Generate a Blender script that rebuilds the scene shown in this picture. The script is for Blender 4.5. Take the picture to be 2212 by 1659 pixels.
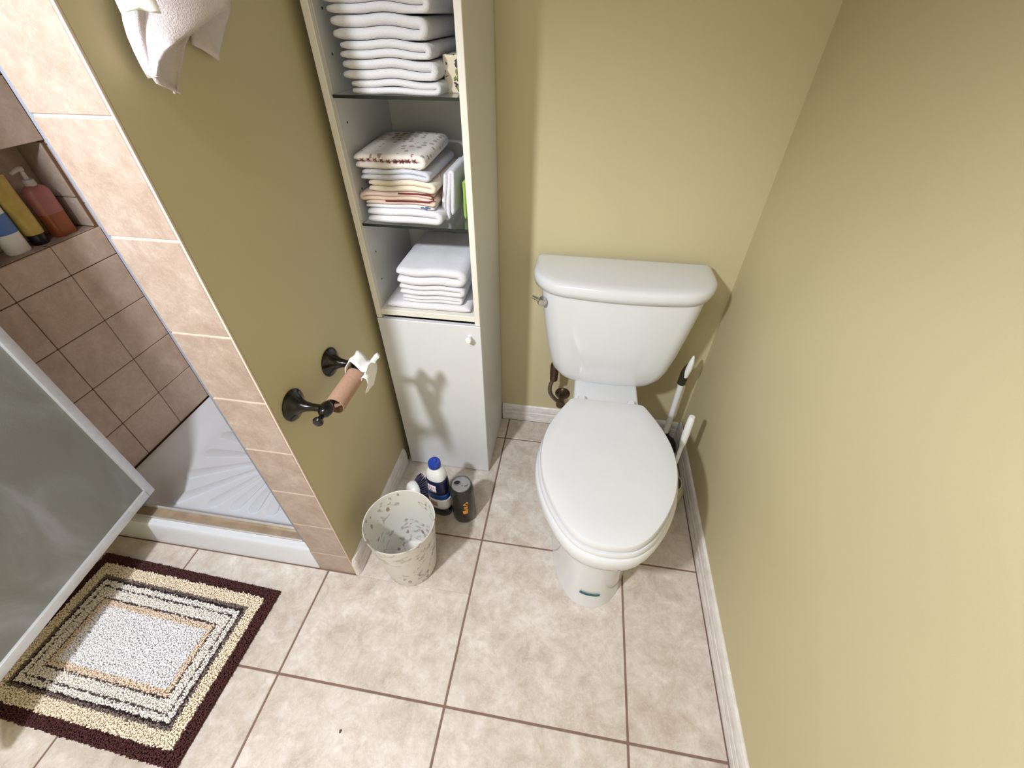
import bpy, bmesh, math, random
from mathutils import Vector, Matrix
random.seed(7)
PI = math.pi
for o in list(bpy.data.objects): bpy.data.objects.remove(o)
SC = bpy.context.scene
COL = SC.collection

# ------------------------------------------------------------------ camera
cd = bpy.data.cameras.new('camera'); cam = bpy.data.objects.new('camera', cd); COL.objects.link(cam)
cd.sensor_fit = 'HORIZONTAL'; cd.sensor_width = 36.0; cd.lens = 36.0 * 913.18 / 2212.0
cd.clip_start = 0.02; cd.clip_end = 30
RR = [[0.9876169, 0.1568830, 0.0007641], [0.1039754, -0.6508882, -0.7520197], [-0.1174818, 0.7427868, -0.6591402]]
M = Matrix.Identity(4)
for i in range(3):
    M[i][0] = RR[0][i]; M[i][1] = -RR[1][i]; M[i][2] = -RR[2][i]
M[0][3], M[1][3], M[2][3] = 0.2102, -0.6946, 1.3224
cam.matrix_world = M
SC.camera = cam

# ------------------------------------------------------------------ light and exposure
SC.view_settings.view_transform = 'Standard'
SC.view_settings.look = 'None'
SC.view_settings.exposure = 0.30
SC.view_settings.gamma = 1.0
SC.view_settings.use_curve_mapping = False
W = bpy.data.worlds.new('world'); SC.world = W; W.use_nodes = True
W.node_tree.nodes['Background'].inputs[0].default_value = (1, 1, 1, 1)
W.node_tree.nodes['Background'].inputs[1].default_value = 0.3

def lamp(name, kind, loc, power, color=(1, 1, 1), **kw):
    d = bpy.data.lights.new(name, kind); d.energy = power; d.color = color
    for k, v in kw.items(): setattr(d, k, v)
    o = bpy.data.objects.new(name, d); COL.objects.link(o); o.location = loc
    return o
vanity = lamp('vanity_lamp_light', 'SPOT', (-0.50, -1.02, 1.82), 95, (0.905, 0.945, 1.0),
              shadow_soft_size=0.05, spot_size=math.radians(156), spot_blend=0.42)   # shaded lamp, opening straight down
ceil_l = lamp('ceiling_fill_light', 'AREA', (-0.1, -1.1, 2.34), 9, (0.91, 0.945, 1.0), shape='DISK', size=0.6)  # added soft fill from above, not a known fixture

# ------------------------------------------------------------------ material helpers
def srgb(r, g, b):
    def f(c):
        c /= 255.0
        return c / 12.92 if c <= 0.04045 else ((c + 0.055) / 1.055) ** 2.4
    return (f(r), f(g), f(b), 1)

class NT:
    def __init__(self, name):
        self.m = bpy.data.materials.new(name); self.m.use_nodes = True
        self.t = self.m.node_tree; self.n = self.t.nodes
        self.b = self.n['Principled BSDF']
    def new(self, typ, **kw):
        x = self.n.new(typ)
        for k, v in kw.items(): setattr(x, k, v)
        return x
    def link(self, a, b): self.t.links.new(a, b)
    def coord(self, kind='Object', scale=(1, 1, 1), offset=None):
        tc = self.new('ShaderNodeTexCoord'); mp = self.new('ShaderNodeMapping')
        mp.inputs['Scale'].default_value = scale
        self.link(tc.outputs[kind], mp.inputs['Vector'])
        if offset is not None: self.link(offset, mp.inputs['Location'])
        return mp.outputs[0]
    def rnd(self):
        oi = self.new('ShaderNodeObjectInfo'); mu = self.new('ShaderNodeVectorMath', operation='SCALE')
        cb = self.new('ShaderNodeCombineXYZ')
        self.link(oi.outputs['Random'], cb.inputs[0]); self.link(oi.outputs['Random'], cb.inputs[1]); self.link(oi.outputs['Random'], cb.inputs[2])
        mu.inputs['Scale'].default_value = 37.0
        self.link(cb.outputs[0], mu.inputs[0])
        return mu.outputs[0], oi.outputs['Random']
    def noise(self, vec, scale, detail=4, rough=0.55, dist=0.0):
        x = self.new('ShaderNodeTexNoise'); x.inputs['Scale'].default_value = scale
        x.inputs['Detail'].default_value = detail; x.inputs['Roughness'].default_value = rough
        x.inputs['Distortion'].default_value = dist
        if vec is not None: self.link(vec, x.inputs['Vector'])
        return x.outputs['Fac']
    def ramp(self, fac, stops):
        x = self.new('ShaderNodeValToRGB')
        e = x.color_ramp.elements
        while len(e) < len(stops): e.new(0.5)
        for i, (p, c) in enumerate(stops):
            e[i].position = p; e[i].color = c
        self.link(fac, x.inputs[0])
        return x.outputs[0]
    def mix(self, fac, a, b, mode='MIX'):
        x = self.new('ShaderNodeMix', data_type='RGBA', blend_type=mode)
        if hasattr(fac, 'links'): self.link(fac, x.inputs[0])
        else: x.inputs[0].default_value = fac
        for i, v in ((6, a), (7, b)):
            if hasattr(v, 'links'): self.link(v, x.inputs[i])
            else: x.inputs[i].default_value = v
        return x.outputs[2]
    def math(self, op, a, b=None, c=None):
        x = self.new('ShaderNodeMath', operation=op)
        for i, v in enumerate((a, b, c)):
            if v is None: continue
            if hasattr(v, 'links'): self.link(v, x.inputs[i])
            else: x.inputs[i].default_value = v
        return x.outputs[0]
    def bump(self, h, strength=0.2, dist=0.002):
        x = self.new('ShaderNodeBump'); x.inputs['Strength'].default_value = strength
        x.inputs['Distance'].default_value = dist
        self.link(h, x.inputs['Height']); self.link(x.outputs[0], self.b.inputs['Normal'])
    def base(self, c):
        if hasattr(c, 'links'): self.link(c, self.b.inputs['Base Color'])
        else: self.b.inputs['Base Color'].default_value = c
    def set(self, **kw):
        for k, v in kw.items(): self.b.inputs[k.replace('_', ' ')].default_value = v

def plain(name, c, rough=0.5, metal=0.0, var=0.06, nscale=30, bump=0.0, bscale=200, bdist=0.001, **kw):
    t = NT(name); v = t.coord()
    n = t.noise(v, nscale, 3)
    dark = tuple(x * (1 - var) for x in c[:3]) + (1,)
    lite = tuple(min(1, x * (1 + var)) for x in c[:3]) + (1,)
    t.base(t.ramp(n, [(0.3, dark), (0.7, lite)]))
    t.set(Roughness=rough, Metallic=metal, **kw)
    if bump: t.bump(t.noise(v, bscale, 3), bump, bdist)
    return t.m

def stone_tile(name, c1, c2, c3, c4, rough=0.45, scale=1.0):
    t = NT(name); off, r = t.rnd(); v = t.coord('Object', (scale,) * 3, off)
    a = t.noise(v, 13, 8, 0.72, 0.5); b = t.noise(v, 48, 5, 0.65, 0.3); c = t.noise(v, 190, 3, 0.6)
    col = t.ramp(a, [(0.30, c1), (0.46, c2), (0.58, c3), (0.72, c4)])
    col = t.mix(t.math('MULTIPLY', t.ramp(b, [(0.45, (0, 0, 0, 1)), (0.68, (1, 1, 1, 1))]), 0.45), col, c1)
    col = t.mix(t.math('MULTIPLY', t.ramp(c, [(0.5, (0, 0, 0, 1)), (0.75, (1, 1, 1, 1))]), 0.35), col, c4)
    tint = t.ramp(r, [(0.0, (0.95, 0.94, 0.93, 1)), (1.0, (1, 1, 1, 1))])
    col = t.mix(1.0, col, tint, 'MULTIPLY')
    t.base(col); t.set(Roughness=rough)
    t.bump(t.math('ADD', t.math('MULTIPLY', b, 0.6), t.math('MULTIPLY', c, 0.4)), 0.25, 0.0015)
    return t.m

MAT = {}
MAT['wall'] = plain('olive_wall_paint', srgb(197, 186, 149), 0.62, var=0.025, nscale=3, bump=0.25, bscale=260, bdist=0.0006)
MAT['ceiling'] = plain('white_ceiling_paint', srgb(225, 222, 214), 0.8, var=0.02, nscale=4)
MAT['floor_tile'] = stone_tile('beige_floor_tile', srgb(178, 162, 150), srgb(203, 191, 181), srgb(214, 205, 198), srgb(229, 223, 218), 0.42)
MAT['wall_tile'] = stone_tile('darkened_pinkish_tile', srgb(154, 134, 121), srgb(168, 148, 135), srgb(176, 158, 146), srgb(194, 179, 168), 0.4, 1.3)  # copy of the shower tile, darkened to offset lamp glare on the jamb
MAT['shower_tile'] = stone_tile('tan_shower_tile', srgb(180, 156, 140), srgb(194, 172, 157), srgb(203, 182, 167), srgb(215, 197, 184), 0.4, 1.3)
MAT['grout'] = plain('brown_floor_grout', srgb(128, 103, 92), 0.9, var=0.12, nscale=25)
MAT['grout_light'] = plain('pale_jamb_grout', srgb(212, 194, 178), 0.85, var=0.05)
MAT['grout_dark'] = plain('dark_shower_grout', srgb(112, 84, 62), 0.9, var=0.1)
MAT['porcelain'] = plain('white_porcelain', srgb(216, 217, 221), 0.12, var=0.01, nscale=5, Coat_Weight=0.4, Coat_Roughness=0.06)
MAT['seat'] = plain('white_seat_plastic', srgb(216, 216, 220), 0.28, var=0.012, nscale=12)
MAT['laminate'] = plain('white_laminate', srgb(216, 216, 218), 0.4, var=0.015, nscale=14)
MAT['carcass_edge'] = plain('reflect_tinted_edge', srgb(226, 222, 212), 0.45, var=0.02)  # white edge, cream of reflected light put into its colour
MAT['metal'] = plain('brushed_aluminium', srgb(214, 214, 216), 0.35, 0.45, var=0.06, nscale=60)
MAT['strip'] = plain('grey_channel_metal', srgb(142, 148, 164), 0.5, 0.25, var=0.1, nscale=120)
MAT['chrome'] = plain('chrome', srgb(190, 190, 192), 0.12, 1.0, var=0.03)
MAT['bronze'] = plain('oil_rubbed_bronze', srgb(20, 16, 16), 0.22, 0.35, var=0.25, nscale=18, Coat_Weight=0.3)
MAT['valve'] = plain('tarnished_valve', srgb(96, 78, 64), 0.35, 0.8, var=0.3, nscale=60)
MAT['hose'] = plain('braided_hose', srgb(120, 108, 98), 0.4, 0.6, var=0.3, nscale=400)
MAT['cardboard'] = plain('brown_cardboard', srgb(176, 140, 118), 0.9, var=0.08, nscale=160, bump=0.2, bscale=400)
MAT['tissue'] = plain('white_tissue', srgb(240, 238, 236), 0.95, var=0.015)
MAT['black_rubber'] = plain('black_rubber', srgb(34, 30, 28), 0.6, var=0.15)
MAT['white_plastic'] = plain('white_plastic', srgb(236, 236, 236), 0.32, var=0.01)
MAT['grip'] = plain('dark_grip', srgb(52, 44, 32), 0.5, var=0.1)
MAT['dirty_pot'] = plain('stained_pot_plastic', srgb(176, 170, 146), 0.5, var=0.3, nscale=45)
MAT['navy_bristle'] = plain('navy_bristle', srgb(44, 42, 74), 0.6, var=0.2, nscale=200)
MAT['pan'] = plain('white_acrylic_pan', srgb(215, 217, 223), 0.25, var=0.02, nscale=6)
MAT['pan_rib'] = plain('ribbed_acrylic', srgb(208, 210, 215), 0.35, var=0.02, nscale=20)
MAT['threshold'] = plain('reflection_tinted_threshold', srgb(186, 164, 140), 0.4, 0.45, var=0.2, nscale=22)  # aluminium, with its brownish reflection put into the base colour
MAT['sticker'] = plain('teal_sticker', srgb(20, 96, 100), 0.45, var=0.15, nscale=150)
MAT['ink'] = plain('grey_ink', srgb(120, 122, 134), 0.6)
MAT['blue_cap'] = plain('blue_cap_plastic', srgb(28, 62, 160), 0.3, var=0.06)
MAT['navy_label'] = plain('navy_label', srgb(14, 18, 56), 0.3, var=0.2, nscale=30)
MAT['royal_label'] = plain('royal_blue_label', srgb(20, 62, 138), 0.3, var=0.12, nscale=30)
MAT['pale_label'] = plain('pale_label', srgb(232, 232, 238), 0.35, var=0.03)
MAT['grey_bottle'] = plain('grey_bottle_plastic', srgb(118, 112, 112), 0.35, var=0.1)
MAT['navy_liquid'] = plain('navy_bottle_plastic', srgb(16, 18, 44), 0.2, var=0.1)
MAT['red_ink'] = plain('red_ink', srgb(206, 92, 104), 0.5)
MAT['blue_ink'] = plain('blue_ink', srgb(88, 128, 190), 0.5)
MAT['can'] = plain('charcoal_can', srgb(58, 57, 52), 0.28, 0.55, var=0.28, nscale=120)
MAT['can_top'] = plain('aluminium_can_top', srgb(150, 148, 150), 0.3, 0.8, var=0.1, nscale=60)
MAT['hole_shade'] = plain('hole_shade_black', srgb(14, 12, 12), 0.6)  # near-black colour standing for the shade inside small openings
MAT['orange_ink'] = plain('orange_lettering', srgb(226, 150, 54), 0.4)
MAT['brown_ink'] = plain('brown_print', srgb(168, 138, 124), 0.6, var=0.2, nscale=90)
MAT['glass_edge'] = plain('dark_glass_edge', srgb(30, 38, 36), 0.15)
MAT['peach'] = plain('peach_bottle', srgb(160, 90, 52), 0.22, var=0.05, Transmission_Weight=0.2)
MAT['pink_label'] = plain('pink_bottle_label', srgb(160, 102, 96), 0.4, var=0.05)
MAT['clear_pump'] = plain('frosted_pump', srgb(214, 206, 202), 0.25, Transmission_Weight=0.3)
MAT['yellow_tube'] = plain('yellow_tube', srgb(196, 172, 92), 0.35, var=0.12, nscale=50)
MAT['black_cap'] = plain('black_cap', srgb(26, 20, 28), 0.3)
MAT['speck'] = plain('brown_speck', srgb(96, 70, 62), 0.8)

# whitewashed wood trim
t = NT('whitewashed_wood'); v = t.coord('Object', (60, 60, 60)); tc = t.coord('Object', (1, 1, 1))
n1 = t.noise(t.coord('Object', (6, 6, 120)), 3, 5, 0.6); n2 = t.noise(tc, 40, 4)
t.base(t.ramp(t.math('ADD', t.math('MULTIPLY', n1, 0.6), t.math('MULTIPLY', n2, 0.4)), [(0.30, srgb(196, 188, 182)), (0.48, srgb(222, 215, 212)), (0.66, srgb(236, 232, 231))]))
t.set(Roughness=0.45); t.bump(n1, 0.2, 0.001); MAT['trim'] = t.m

# obscure door glass with water streaks
t = NT('obscure_door_glass'); v = t.coord('Object', (1, 1, 1))
n = t.noise(t.coord('Object', (2.2, 2.2, 1.1)), 3.2, 4, 0.55, 1.2); f = t.noise(v, 300, 2)
t.base(t.ramp(n, [(0.36, srgb(134, 133, 125)), (0.54, srgb(143, 143, 137)), (0.70, srgb(162, 162, 162))]))
t.set(Roughness=0.38, Transmission_Weight=0.22, IOR=1.45); t.bump(f, 0.25, 0.001); MAT['door_glass'] = t.m

# clear shelf glass
t = NT('clear_shelf_glass'); t.base((0.90, 0.96, 0.94, 1)); t.set(Roughness=0.02, Transmission_Weight=1.0, IOR=1.45)
lw = t.noise(t.coord(), 20, 2); MAT['glass'] = t.m

def terry(name, c, var=0.05):
    t = NT(name); v = t.coord(); off, r = t.rnd(); v2 = t.coord('Object', (1, 1, 1), off)
    big = t.noise(v2, 14, 3); fine = t.noise(v, 420, 3, 0.7)
    a = tuple(x * (1 - var * 1.5) for x in c[:3]) + (1,); b = tuple(min(1, x * (1 + var)) for x in c[:3]) + (1,)
    col = t.ramp(t.math('ADD', t.math('MULTIPLY', big, 0.5), t.math('MULTIPLY', fine, 0.5)), [(0.3, a), (0.65, b)])
    t.base(col); t.set(Roughness=0.95, Sheen_Weight=0.3); t.bump(t.math('ADD', fine, t.math('MULTIPLY', big, 1.5)), 0.5, 0.003)
    return t
MAT['terry'] = terry('white_terry', srgb(221, 219, 224)).m
MAT['terry_grey'] = terry('pale_grey_terry', srgb(206, 207, 216)).m
MAT['terry_cream'] = terry('cream_terry', srgb(230, 216, 196)).m
MAT['terry_pink'] = terry('pinkish_terry', srgb(222, 198, 182)).m
MAT['terry_green'] = terry('lime_terry', srgb(150, 186, 76)).m
MAT['terry_lilac'] = terry('pale_mauve_terry', srgb(214, 202, 204)).m
MAT['wine_edge'] = terry('wine_red_binding', srgb(112, 30, 34)).m
MAT['blue_motif'] = plain('blue_motif', srgb(92, 112, 148), 0.9)

# printed towel: rows of red motifs
t = terry('printed_terry', srgb(230, 222, 214))
basec = t.b.inputs['Base Color'].links[0].from_socket
v = t.coord('Object', (1, 1, 1))
vor = t.new('ShaderNodeTexVoronoi', feature='F1'); vor.inputs['Scale'].default_value = 52; vor.inputs['Randomness'].default_value = 0.35
t.link(v, vor.inputs['Vector'])
dots = t.math('LESS_THAN', vor.outputs['Distance'], 0.40)
patch = t.math('GREATER_THAN', t.noise(v, 26, 3), 0.45)
mk = t.math('MULTIPLY', t.math('MULTIPLY', dots, patch), 0.75)
hue = t.ramp(t.noise(v, 30, 2), [(0.4, srgb(150, 60, 56)), (0.52, srgb(130, 96, 74)), (0.62, srgb(120, 116, 96))])
t.base(t.mix(mk, basec, hue)); MAT['terry_print'] = t.m

# marbled wastebasket
t = NT('marbled_ivory_plastic'); v = t.coord('Object', (1, 1, 1))
w = t.noise(t.coord('Object', (1, 1, 1.3)), 7.5, 3, 0.5, 0.5)
vein = t.math('SUBTRACT', 1.0, t.math('MULTIPLY', t.math('ABSOLUTE', t.math('SUBTRACT', w, 0.5)), 34.0))
vein = t.math('MAXIMUM', vein, 0.0)
brk = t.ramp(t.noise(v, 60, 3), [(0.46, (0, 0, 0, 1)), (0.56, (1, 1, 1, 1))])
vm = t.math('MULTIPLY', vein, t.math('MULTIPLY', brk, 0.7))
col = t.mix(vm, srgb(213, 210, 203), srgb(118, 116, 110))
vor = t.new('ShaderNodeTexVoronoi', feature='F1'); vor.inputs['Scale'].default_value = 1; vor.inputs['Randomness'].default_value = 0.9
t.link(t.coord('Object', (46, 46, 26)), vor.inputs['Vector'])
leaf = t.math('MULTIPLY', t.math('LESS_THAN', vor.outputs['Distance'], 0.25), t.math('GREATER_THAN', t.noise(v, 9, 2), 0.53))
col = t.mix(t.math('MULTIPLY', leaf, 0.7), col, srgb(126, 78, 70))
t.base(col); t.set(Roughness=0.35, Subsurface_Weight=0.0)
MAT['basket'] = t.m

# floral box
t = NT('floral_box_card'); v = t.coord('Object', (1, 1, 1))
n = t.noise(v, 60, 3, 0.5, 0.5); n2 = t.noise(v, 45, 2)
col = t.mix(t.math('GREATER_THAN', n, 0.59), srgb(222, 210, 184), srgb(58, 48, 66))
col = t.mix(t.math('GREATER_THAN', n2, 0.58), col, srgb(122, 132, 66))
t.base(col); t.set(Roughness=0.6); MAT['floral'] = t.m

# rug pile, coloured per tuft
t = NT('rug_pile'); at = t.new('ShaderNodeVertexColor', layer_name='tuft'); t.base(at.outputs['Color']); t.set(Roughness=0.95); MAT['pile'] = t.m

# ------------------------------------------------------------------ mesh helpers
def link(name, me, mat=None, parent=None, smooth=False):
    o = bpy.data.objects.new(name, me); COL.objects.link(o)
    if mat is not None: me.materials.append(MAT[mat] if isinstance(mat, str) else mat)
    if parent is not None: o.parent = parent
    if smooth:
        me.polygons.foreach_set('use_smooth', [True] * len(me.polygons))
    return o
def from_bm(name, bm, mat, parent=None, smooth=False, sharp=None):
    bmesh.ops.recalc_face_normals(bm, faces=bm.faces)
    me = bpy.data.meshes.new(name); bm.to_mesh(me); bm.free()
    o = link(name, me, mat, parent, smooth)
    if smooth and sharp: me.set_sharp_from_angle(angle=math.radians(sharp))
    return o
def tag(o, label, cat, group=None, kind=None):
    if label: o['label'] = label
    if cat: o['category'] = cat
    if group: o['group'] = group
    if kind: o['kind'] = kind
    return o
def struct(o): o['kind'] = 'structure'; return o
def empty(name, loc=(0, 0, 0)):
    o = bpy.data.objects.new(name, None); COL.objects.link(o); o.location = loc; o.empty_display_size = 0.05
    return o
def thing(name, label, cat, loc=(0, 0, 0), group=None):
    return tag(empty(name, loc), label, cat, group)
def add_box(bm, lo, hi, bev=0.0, seg=2):
    x0, y0, z0 = lo; x1, y1, z1 = hi
    vs = [bm.verts.new(p) for p in [(x0, y0, z0), (x1, y0, z0), (x1, y1, z0), (x0, y1, z0), (x0, y0, z1), (x1, y0, z1), (x1, y1, z1), (x0, y1, z1)]]
    fs = [bm.faces.new([vs[i] for i in f]) for f in [(0, 3, 2, 1), (4, 5, 6, 7), (0, 1, 5, 4), (1, 2, 6, 5), (2, 3, 7, 6), (3, 0, 4, 7)]]
    if bev > 0:
        es = list({e for f in fs for e in f.edges})
        bmesh.ops.bevel(bm, geom=es, offset=bev, segments=seg, affect='EDGES', profile=0.5)
def box(name, lo, hi, mat, parent=None, bev=0.0, seg=2):
    bm = bmesh.new(); add_box(bm, lo, hi, bev, seg)
    return from_bm(name, bm, mat, parent, smooth=bev > 0, sharp=35)
def add_loft(bm, rings, cap0=True, cap1=True, close=True):
    rs = [[bm.verts.new(p) for p in r] for r in rings]
    n = len(rings[0])
    for a, b in zip(rs[:-1], rs[1:]):
        for i in range(n if close else n - 1):
            j = (i + 1) % n
            try: bm.faces.new((a[i], a[j], b[j], b[i]))
            except ValueError: pass
    if cap0: bm.faces.new(list(reversed(rs[0])))
    if cap1: bm.faces.new(rs[-1])
    return rs
def loft(name, rings, mat, parent=None, sharp=50, cap0=True, cap1=True):
    bm = bmesh.new(); add_loft(bm, rings, cap0, cap1)
    return from_bm(name, bm, mat, parent, True, sharp)
def circ(c, r, n=24, axis='z'):
    out = []
    for i in range(n):
        a = 2 * PI * i / n; u, w = r * math.cos(a), r * math.sin(a)
        out.append({'z': (c[0] + u, c[1] + w, c[2]), 'x': (c[0], c[1] + u, c[2] + w), 'y': (c[0] + w, c[1], c[2] + u)}[axis])
    return out
def lathe_rings(prof, c=(0, 0, 0), n=32, axis='z'):
    rings = []
    for r, h in prof:
        cc = {'z': (c[0], c[1], c[2] + h), 'x': (c[0] + h, c[1], c[2]), 'y': (c[0], c[1] + h, c[2])}[axis]
        rings.append(circ(cc, max(r, 1e-5), n, axis))
    return rings
def lathe(name, prof, mat, parent=None, c=(0, 0, 0), n=32, axis='z', sharp=40):
    return loft(name, lathe_rings(prof, c, n, axis), mat, parent, sharp)
def catmull(pts, per=8, closed=False):
    P = [Vector(p) for p in pts]; n = len(P); out = []
    rng = range(n if closed else n - 1)
    for i in rng:
        if closed: a, b, c, d = P[(i - 1) % n], P[i], P[(i + 1) % n], P[(i + 2) % n]
        else: a, b, c, d = P[max(i - 1, 0)], P[i], P[i + 1], P[min(i + 2, n - 1)]
        for k in range(per):
            t = k / per
            out.append(0.5 * ((2 * b) + (c - a) * t + (2 * a - 5 * b + 4 * c - d) * t * t + (3 * b - a - 3 * c + d) * t ** 3))
    if not closed: out.append(P[-1])
    return out
def add_tube(bm, pts, rad, n=12, cap=True):
    pts = [Vector(p) for p in pts]; rings = []
    up = Vector((0.13, 0.21, 0.97))
    for i, p in enumerate(pts):
        d = (pts[min(i + 1, len(pts) - 1)] - pts[max(i - 1, 0)]).normalized()
        s = d.cross(up)
        if s.length < 0.05: s = d.cross(Vector((1, 0, 0)))
        s.normalize(); w = s.cross(d).normalized(); up = w
        r = rad[i] if isinstance(rad, (list, tuple)) else rad
        rings.append([tuple(p + s * r * math.cos(2 * PI * k / n) + w * r * math.sin(2 * PI * k / n)) for k in range(n)])
    add_loft(bm, rings, cap, cap)
def tube(name, pts, rad, mat, parent=None, n=12, sharp=50):
    bm = bmesh.new(); add_tube(bm, pts, rad, n)
    return from_bm(name, bm, mat, parent, True, sharp)
def rrect(hx, hy, r, n=6, cx=0, cy=0):
    """rounded rectangle outline, r may be 4 radii (+x+y, -x+y, -x-y, +x-y)"""
    if not isinstance(r, (list, tuple)): r = (r,) * 4
    out = []
    for q, (sx, sy) in enumerate(((1, 1), (-1, 1), (-1, -1), (1, -1))):
        rr = r[q]; ox, oy = cx + sx * (hx - rr), cy + sy * (hy - rr)
        for k in range(n + 1):
            a = q * PI / 2 + k / n * PI / 2
            out.append((ox + rr * math.cos(a), oy + rr * math.sin(a)))
    return out

# ------------------------------------------------------------------ room shell
T = 0.457
XR, YB, XS, YJ = 0.702, 0.580, -0.363, -0.175     # right wall, back wall, partition face, jamb face
XSI, XW = -0.484, -1.25                            # partition shower face, shower left wall
YF, ZC, XL = -2.1, 2.40, -1.25

floor = struct(box('floor', (XL - 0.1, YF - 0.1, -0.06), (XR + 0.1, YB + 0.1, -0.0025), 'grout'))
tile_cache = {}
def floor_tile(x0, x1, y0, y1):
    k = (round(x1 - x0, 4), round(y1 - y0, 4))
    if k not in tile_cache:
        bm = bmesh.new(); add_box(bm, (-k[0] / 2, -k[1] / 2, -0.008), (k[0] / 2, k[1] / 2, 0.0), 0.0015, 1)
        bmesh.ops.recalc_face_normals(bm, faces=bm.faces)
        me = bpy.data.meshes.new('floor_tile'); bm.to_mesh(me); bm.free(); me.materials.append(MAT['floor_tile']); tile_cache[k] = me
    o = bpy.data.objects.new('tile', tile_cache[k]); COL.objects.link(o); o.parent = floor
    o.location = ((x0 + x1) / 2, (y0 + y1) / 2, 0)
def sub_rect(r, h):
    a0, a1, b0, b1 = r; c0, c1, d0, d1 = h
    if a1 <= c0 or a0 >= c1 or b1 <= d0 or b0 >= d1: return [r]
    out = []
    if b0 < d0: out.append((a0, a1, b0, d0))
    if b1 > d1: out.append((a0, a1, d1, b1))
    m0, m1 = max(b0, d0), min(b1, d1)
    if a0 < c0: out.append((a0, c0, m0, m1))
    if a1 > c1: out.append((c1, a1, m0, m1))
    return [q for q in out if q[1] - q[0] > 0.012 and q[3] - q[2] > 0.012]
g = 0.0027
for i in range(-3, 2):
    for j in range(-5, 2):
        x0, x1 = max(i * T, XL) + g, min((i + 1) * T, XR - 0.012) - g
        y0, y1 = max(j * T, YF) + g, min((j + 1) * T, YB - 0.010) - g
        if x1 - x0 < 0.02 or y1 - y0 < 0.02: continue
        for r in sub_rect((x0, x1, y0, y1), (-9, XS + 0.001, YJ - g, 9)): floor_tile(*r)

struct(box('wall_back', (XS - 0.2, YB, -0.02), (XR + 0.1, YB + 0.08, ZC), 'wall'))
struct(box('wall_right', (XR, YF - 0.1, -0.02), (XR + 0.08, YB, ZC), 'wall'))
wall_left = struct(box('wall_left', (XSI + 0.008, YJ + 0.0045, -0.02), (XS, YB, ZC), 'wall'))
struct(box('wall_front', (XL - 0.1, YF - 0.08, -0.02), (XR, YF, ZC), 'wall'))
struct(box('wall_far_left', (XL - 0.18, YF, -0.02), (XL, YJ - 0.002, ZC), 'wall'))
struct(box('ceiling', (XL - 0.2, YF - 0.1, ZC), (XR + 0.1, YB + 0.1, ZC + 0.06), 'ceiling'))

def piece(parent, lo, hi, mat, bev=0.0012):
    bm = bmesh.new(); add_box(bm, lo, hi, bev, 1)
    c = [(a + b) / 2 for a, b in zip(lo, hi)]
    bmesh.ops.translate(bm, verts=bm.verts, vec=[-v for v in c])
    o = from_bm('tile', bm, mat, parent); o.location = c
    return o
# jamb at the end of the partition: one column of tiles with pale grout
box('grout_bed', (XSI + 0.003, YJ + 0.0012, 0.0), (XS - 0.0042, YJ + 0.0044, ZC), 'grout_light', wall_left)
zl = [0.0, 0.107, 0.266, 0.422, 0.583, 0.740, 0.898, 1.070, 1.226, 1.385, 1.543, 1.70, 1.858, 2.015, 2.172, 2.33, ZC]
for a, b in zip(zl[:-1], zl[1:]):
    piece(wall_left, (XSI, YJ, a + 0.0015), (XS - 0.0045, YJ + 0.0044, b - 0.0015), 'wall_tile')
tr = struct(box('trim_1', (XS - 0.0044, YJ - 0.0004, 0.004), (XS + 0.0002, YJ + 0.0043, ZC), 'grout_light', None, 0.0012)); tr.name = 'trim_1'

def baseboard(name, p0, p1, nrm, h=0.081):
    """fluted profile extruded from p0 to p1 (floor points on the wall), nrm points into the room"""
    prof = [(0, 0), (0.0125, 0), (0.0130, 0.010), (0.0115, 0.022), (0.0098, 0.0245), (0.0115, 0.027), (0.0122, 0.036), (0.0112, 0.045), (0.0090, 0.0475), (0.0108, 0.050), (0.0112, 0.060), (0.0098, 0.070), (0.0068, 0.0775), (0.003, h), (0, h)]
    p0, p1, nrm = Vector(p0), Vector(p1), Vector(nrm)
    rings = [[tuple(p + nrm * d + Vector((0, 0, z))) for d, z in prof] for p in (p0, p1)]
    bm = bmesh.new(); add_loft(bm, rings)
    return struct(from_bm(name, bm, 'trim', None, True, 25))
baseboard('baseboard_right', (XR, YF, 0.0005), (XR, YB, 0.0005), (-1, 0, 0))
baseboard('baseboard_back', (-0.030, YB, 0.0005), (XR - 0.0125, YB, 0.0005), (0, -1, 0))
# partition baseboard with a rounded outer corner cap
bl = baseboard('baseboard_left', (XS, YJ + 0.010, 0.0005), (XS, 0.272, 0.0005), (1, 0, 0))
rings = []
for z, r in ((0.0005, 0.0125), (0.010, 0.013), (0.024, 0.0105), (0.034, 0.012), (0.047, 0.0095), (0.060, 0.0112), (0.072, 0.008), (0.081, 0.003)):
    rings.append([(XS, YJ + 0.012, z)] + [(XS + r * math.cos(a), YJ + 0.012 - (0.002 + r) * math.sin(a), z) for a in [k * PI / 2 / 6 for k in range(7)]])
loft('corner_cap', rings, 'trim', bl, 30)

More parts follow.
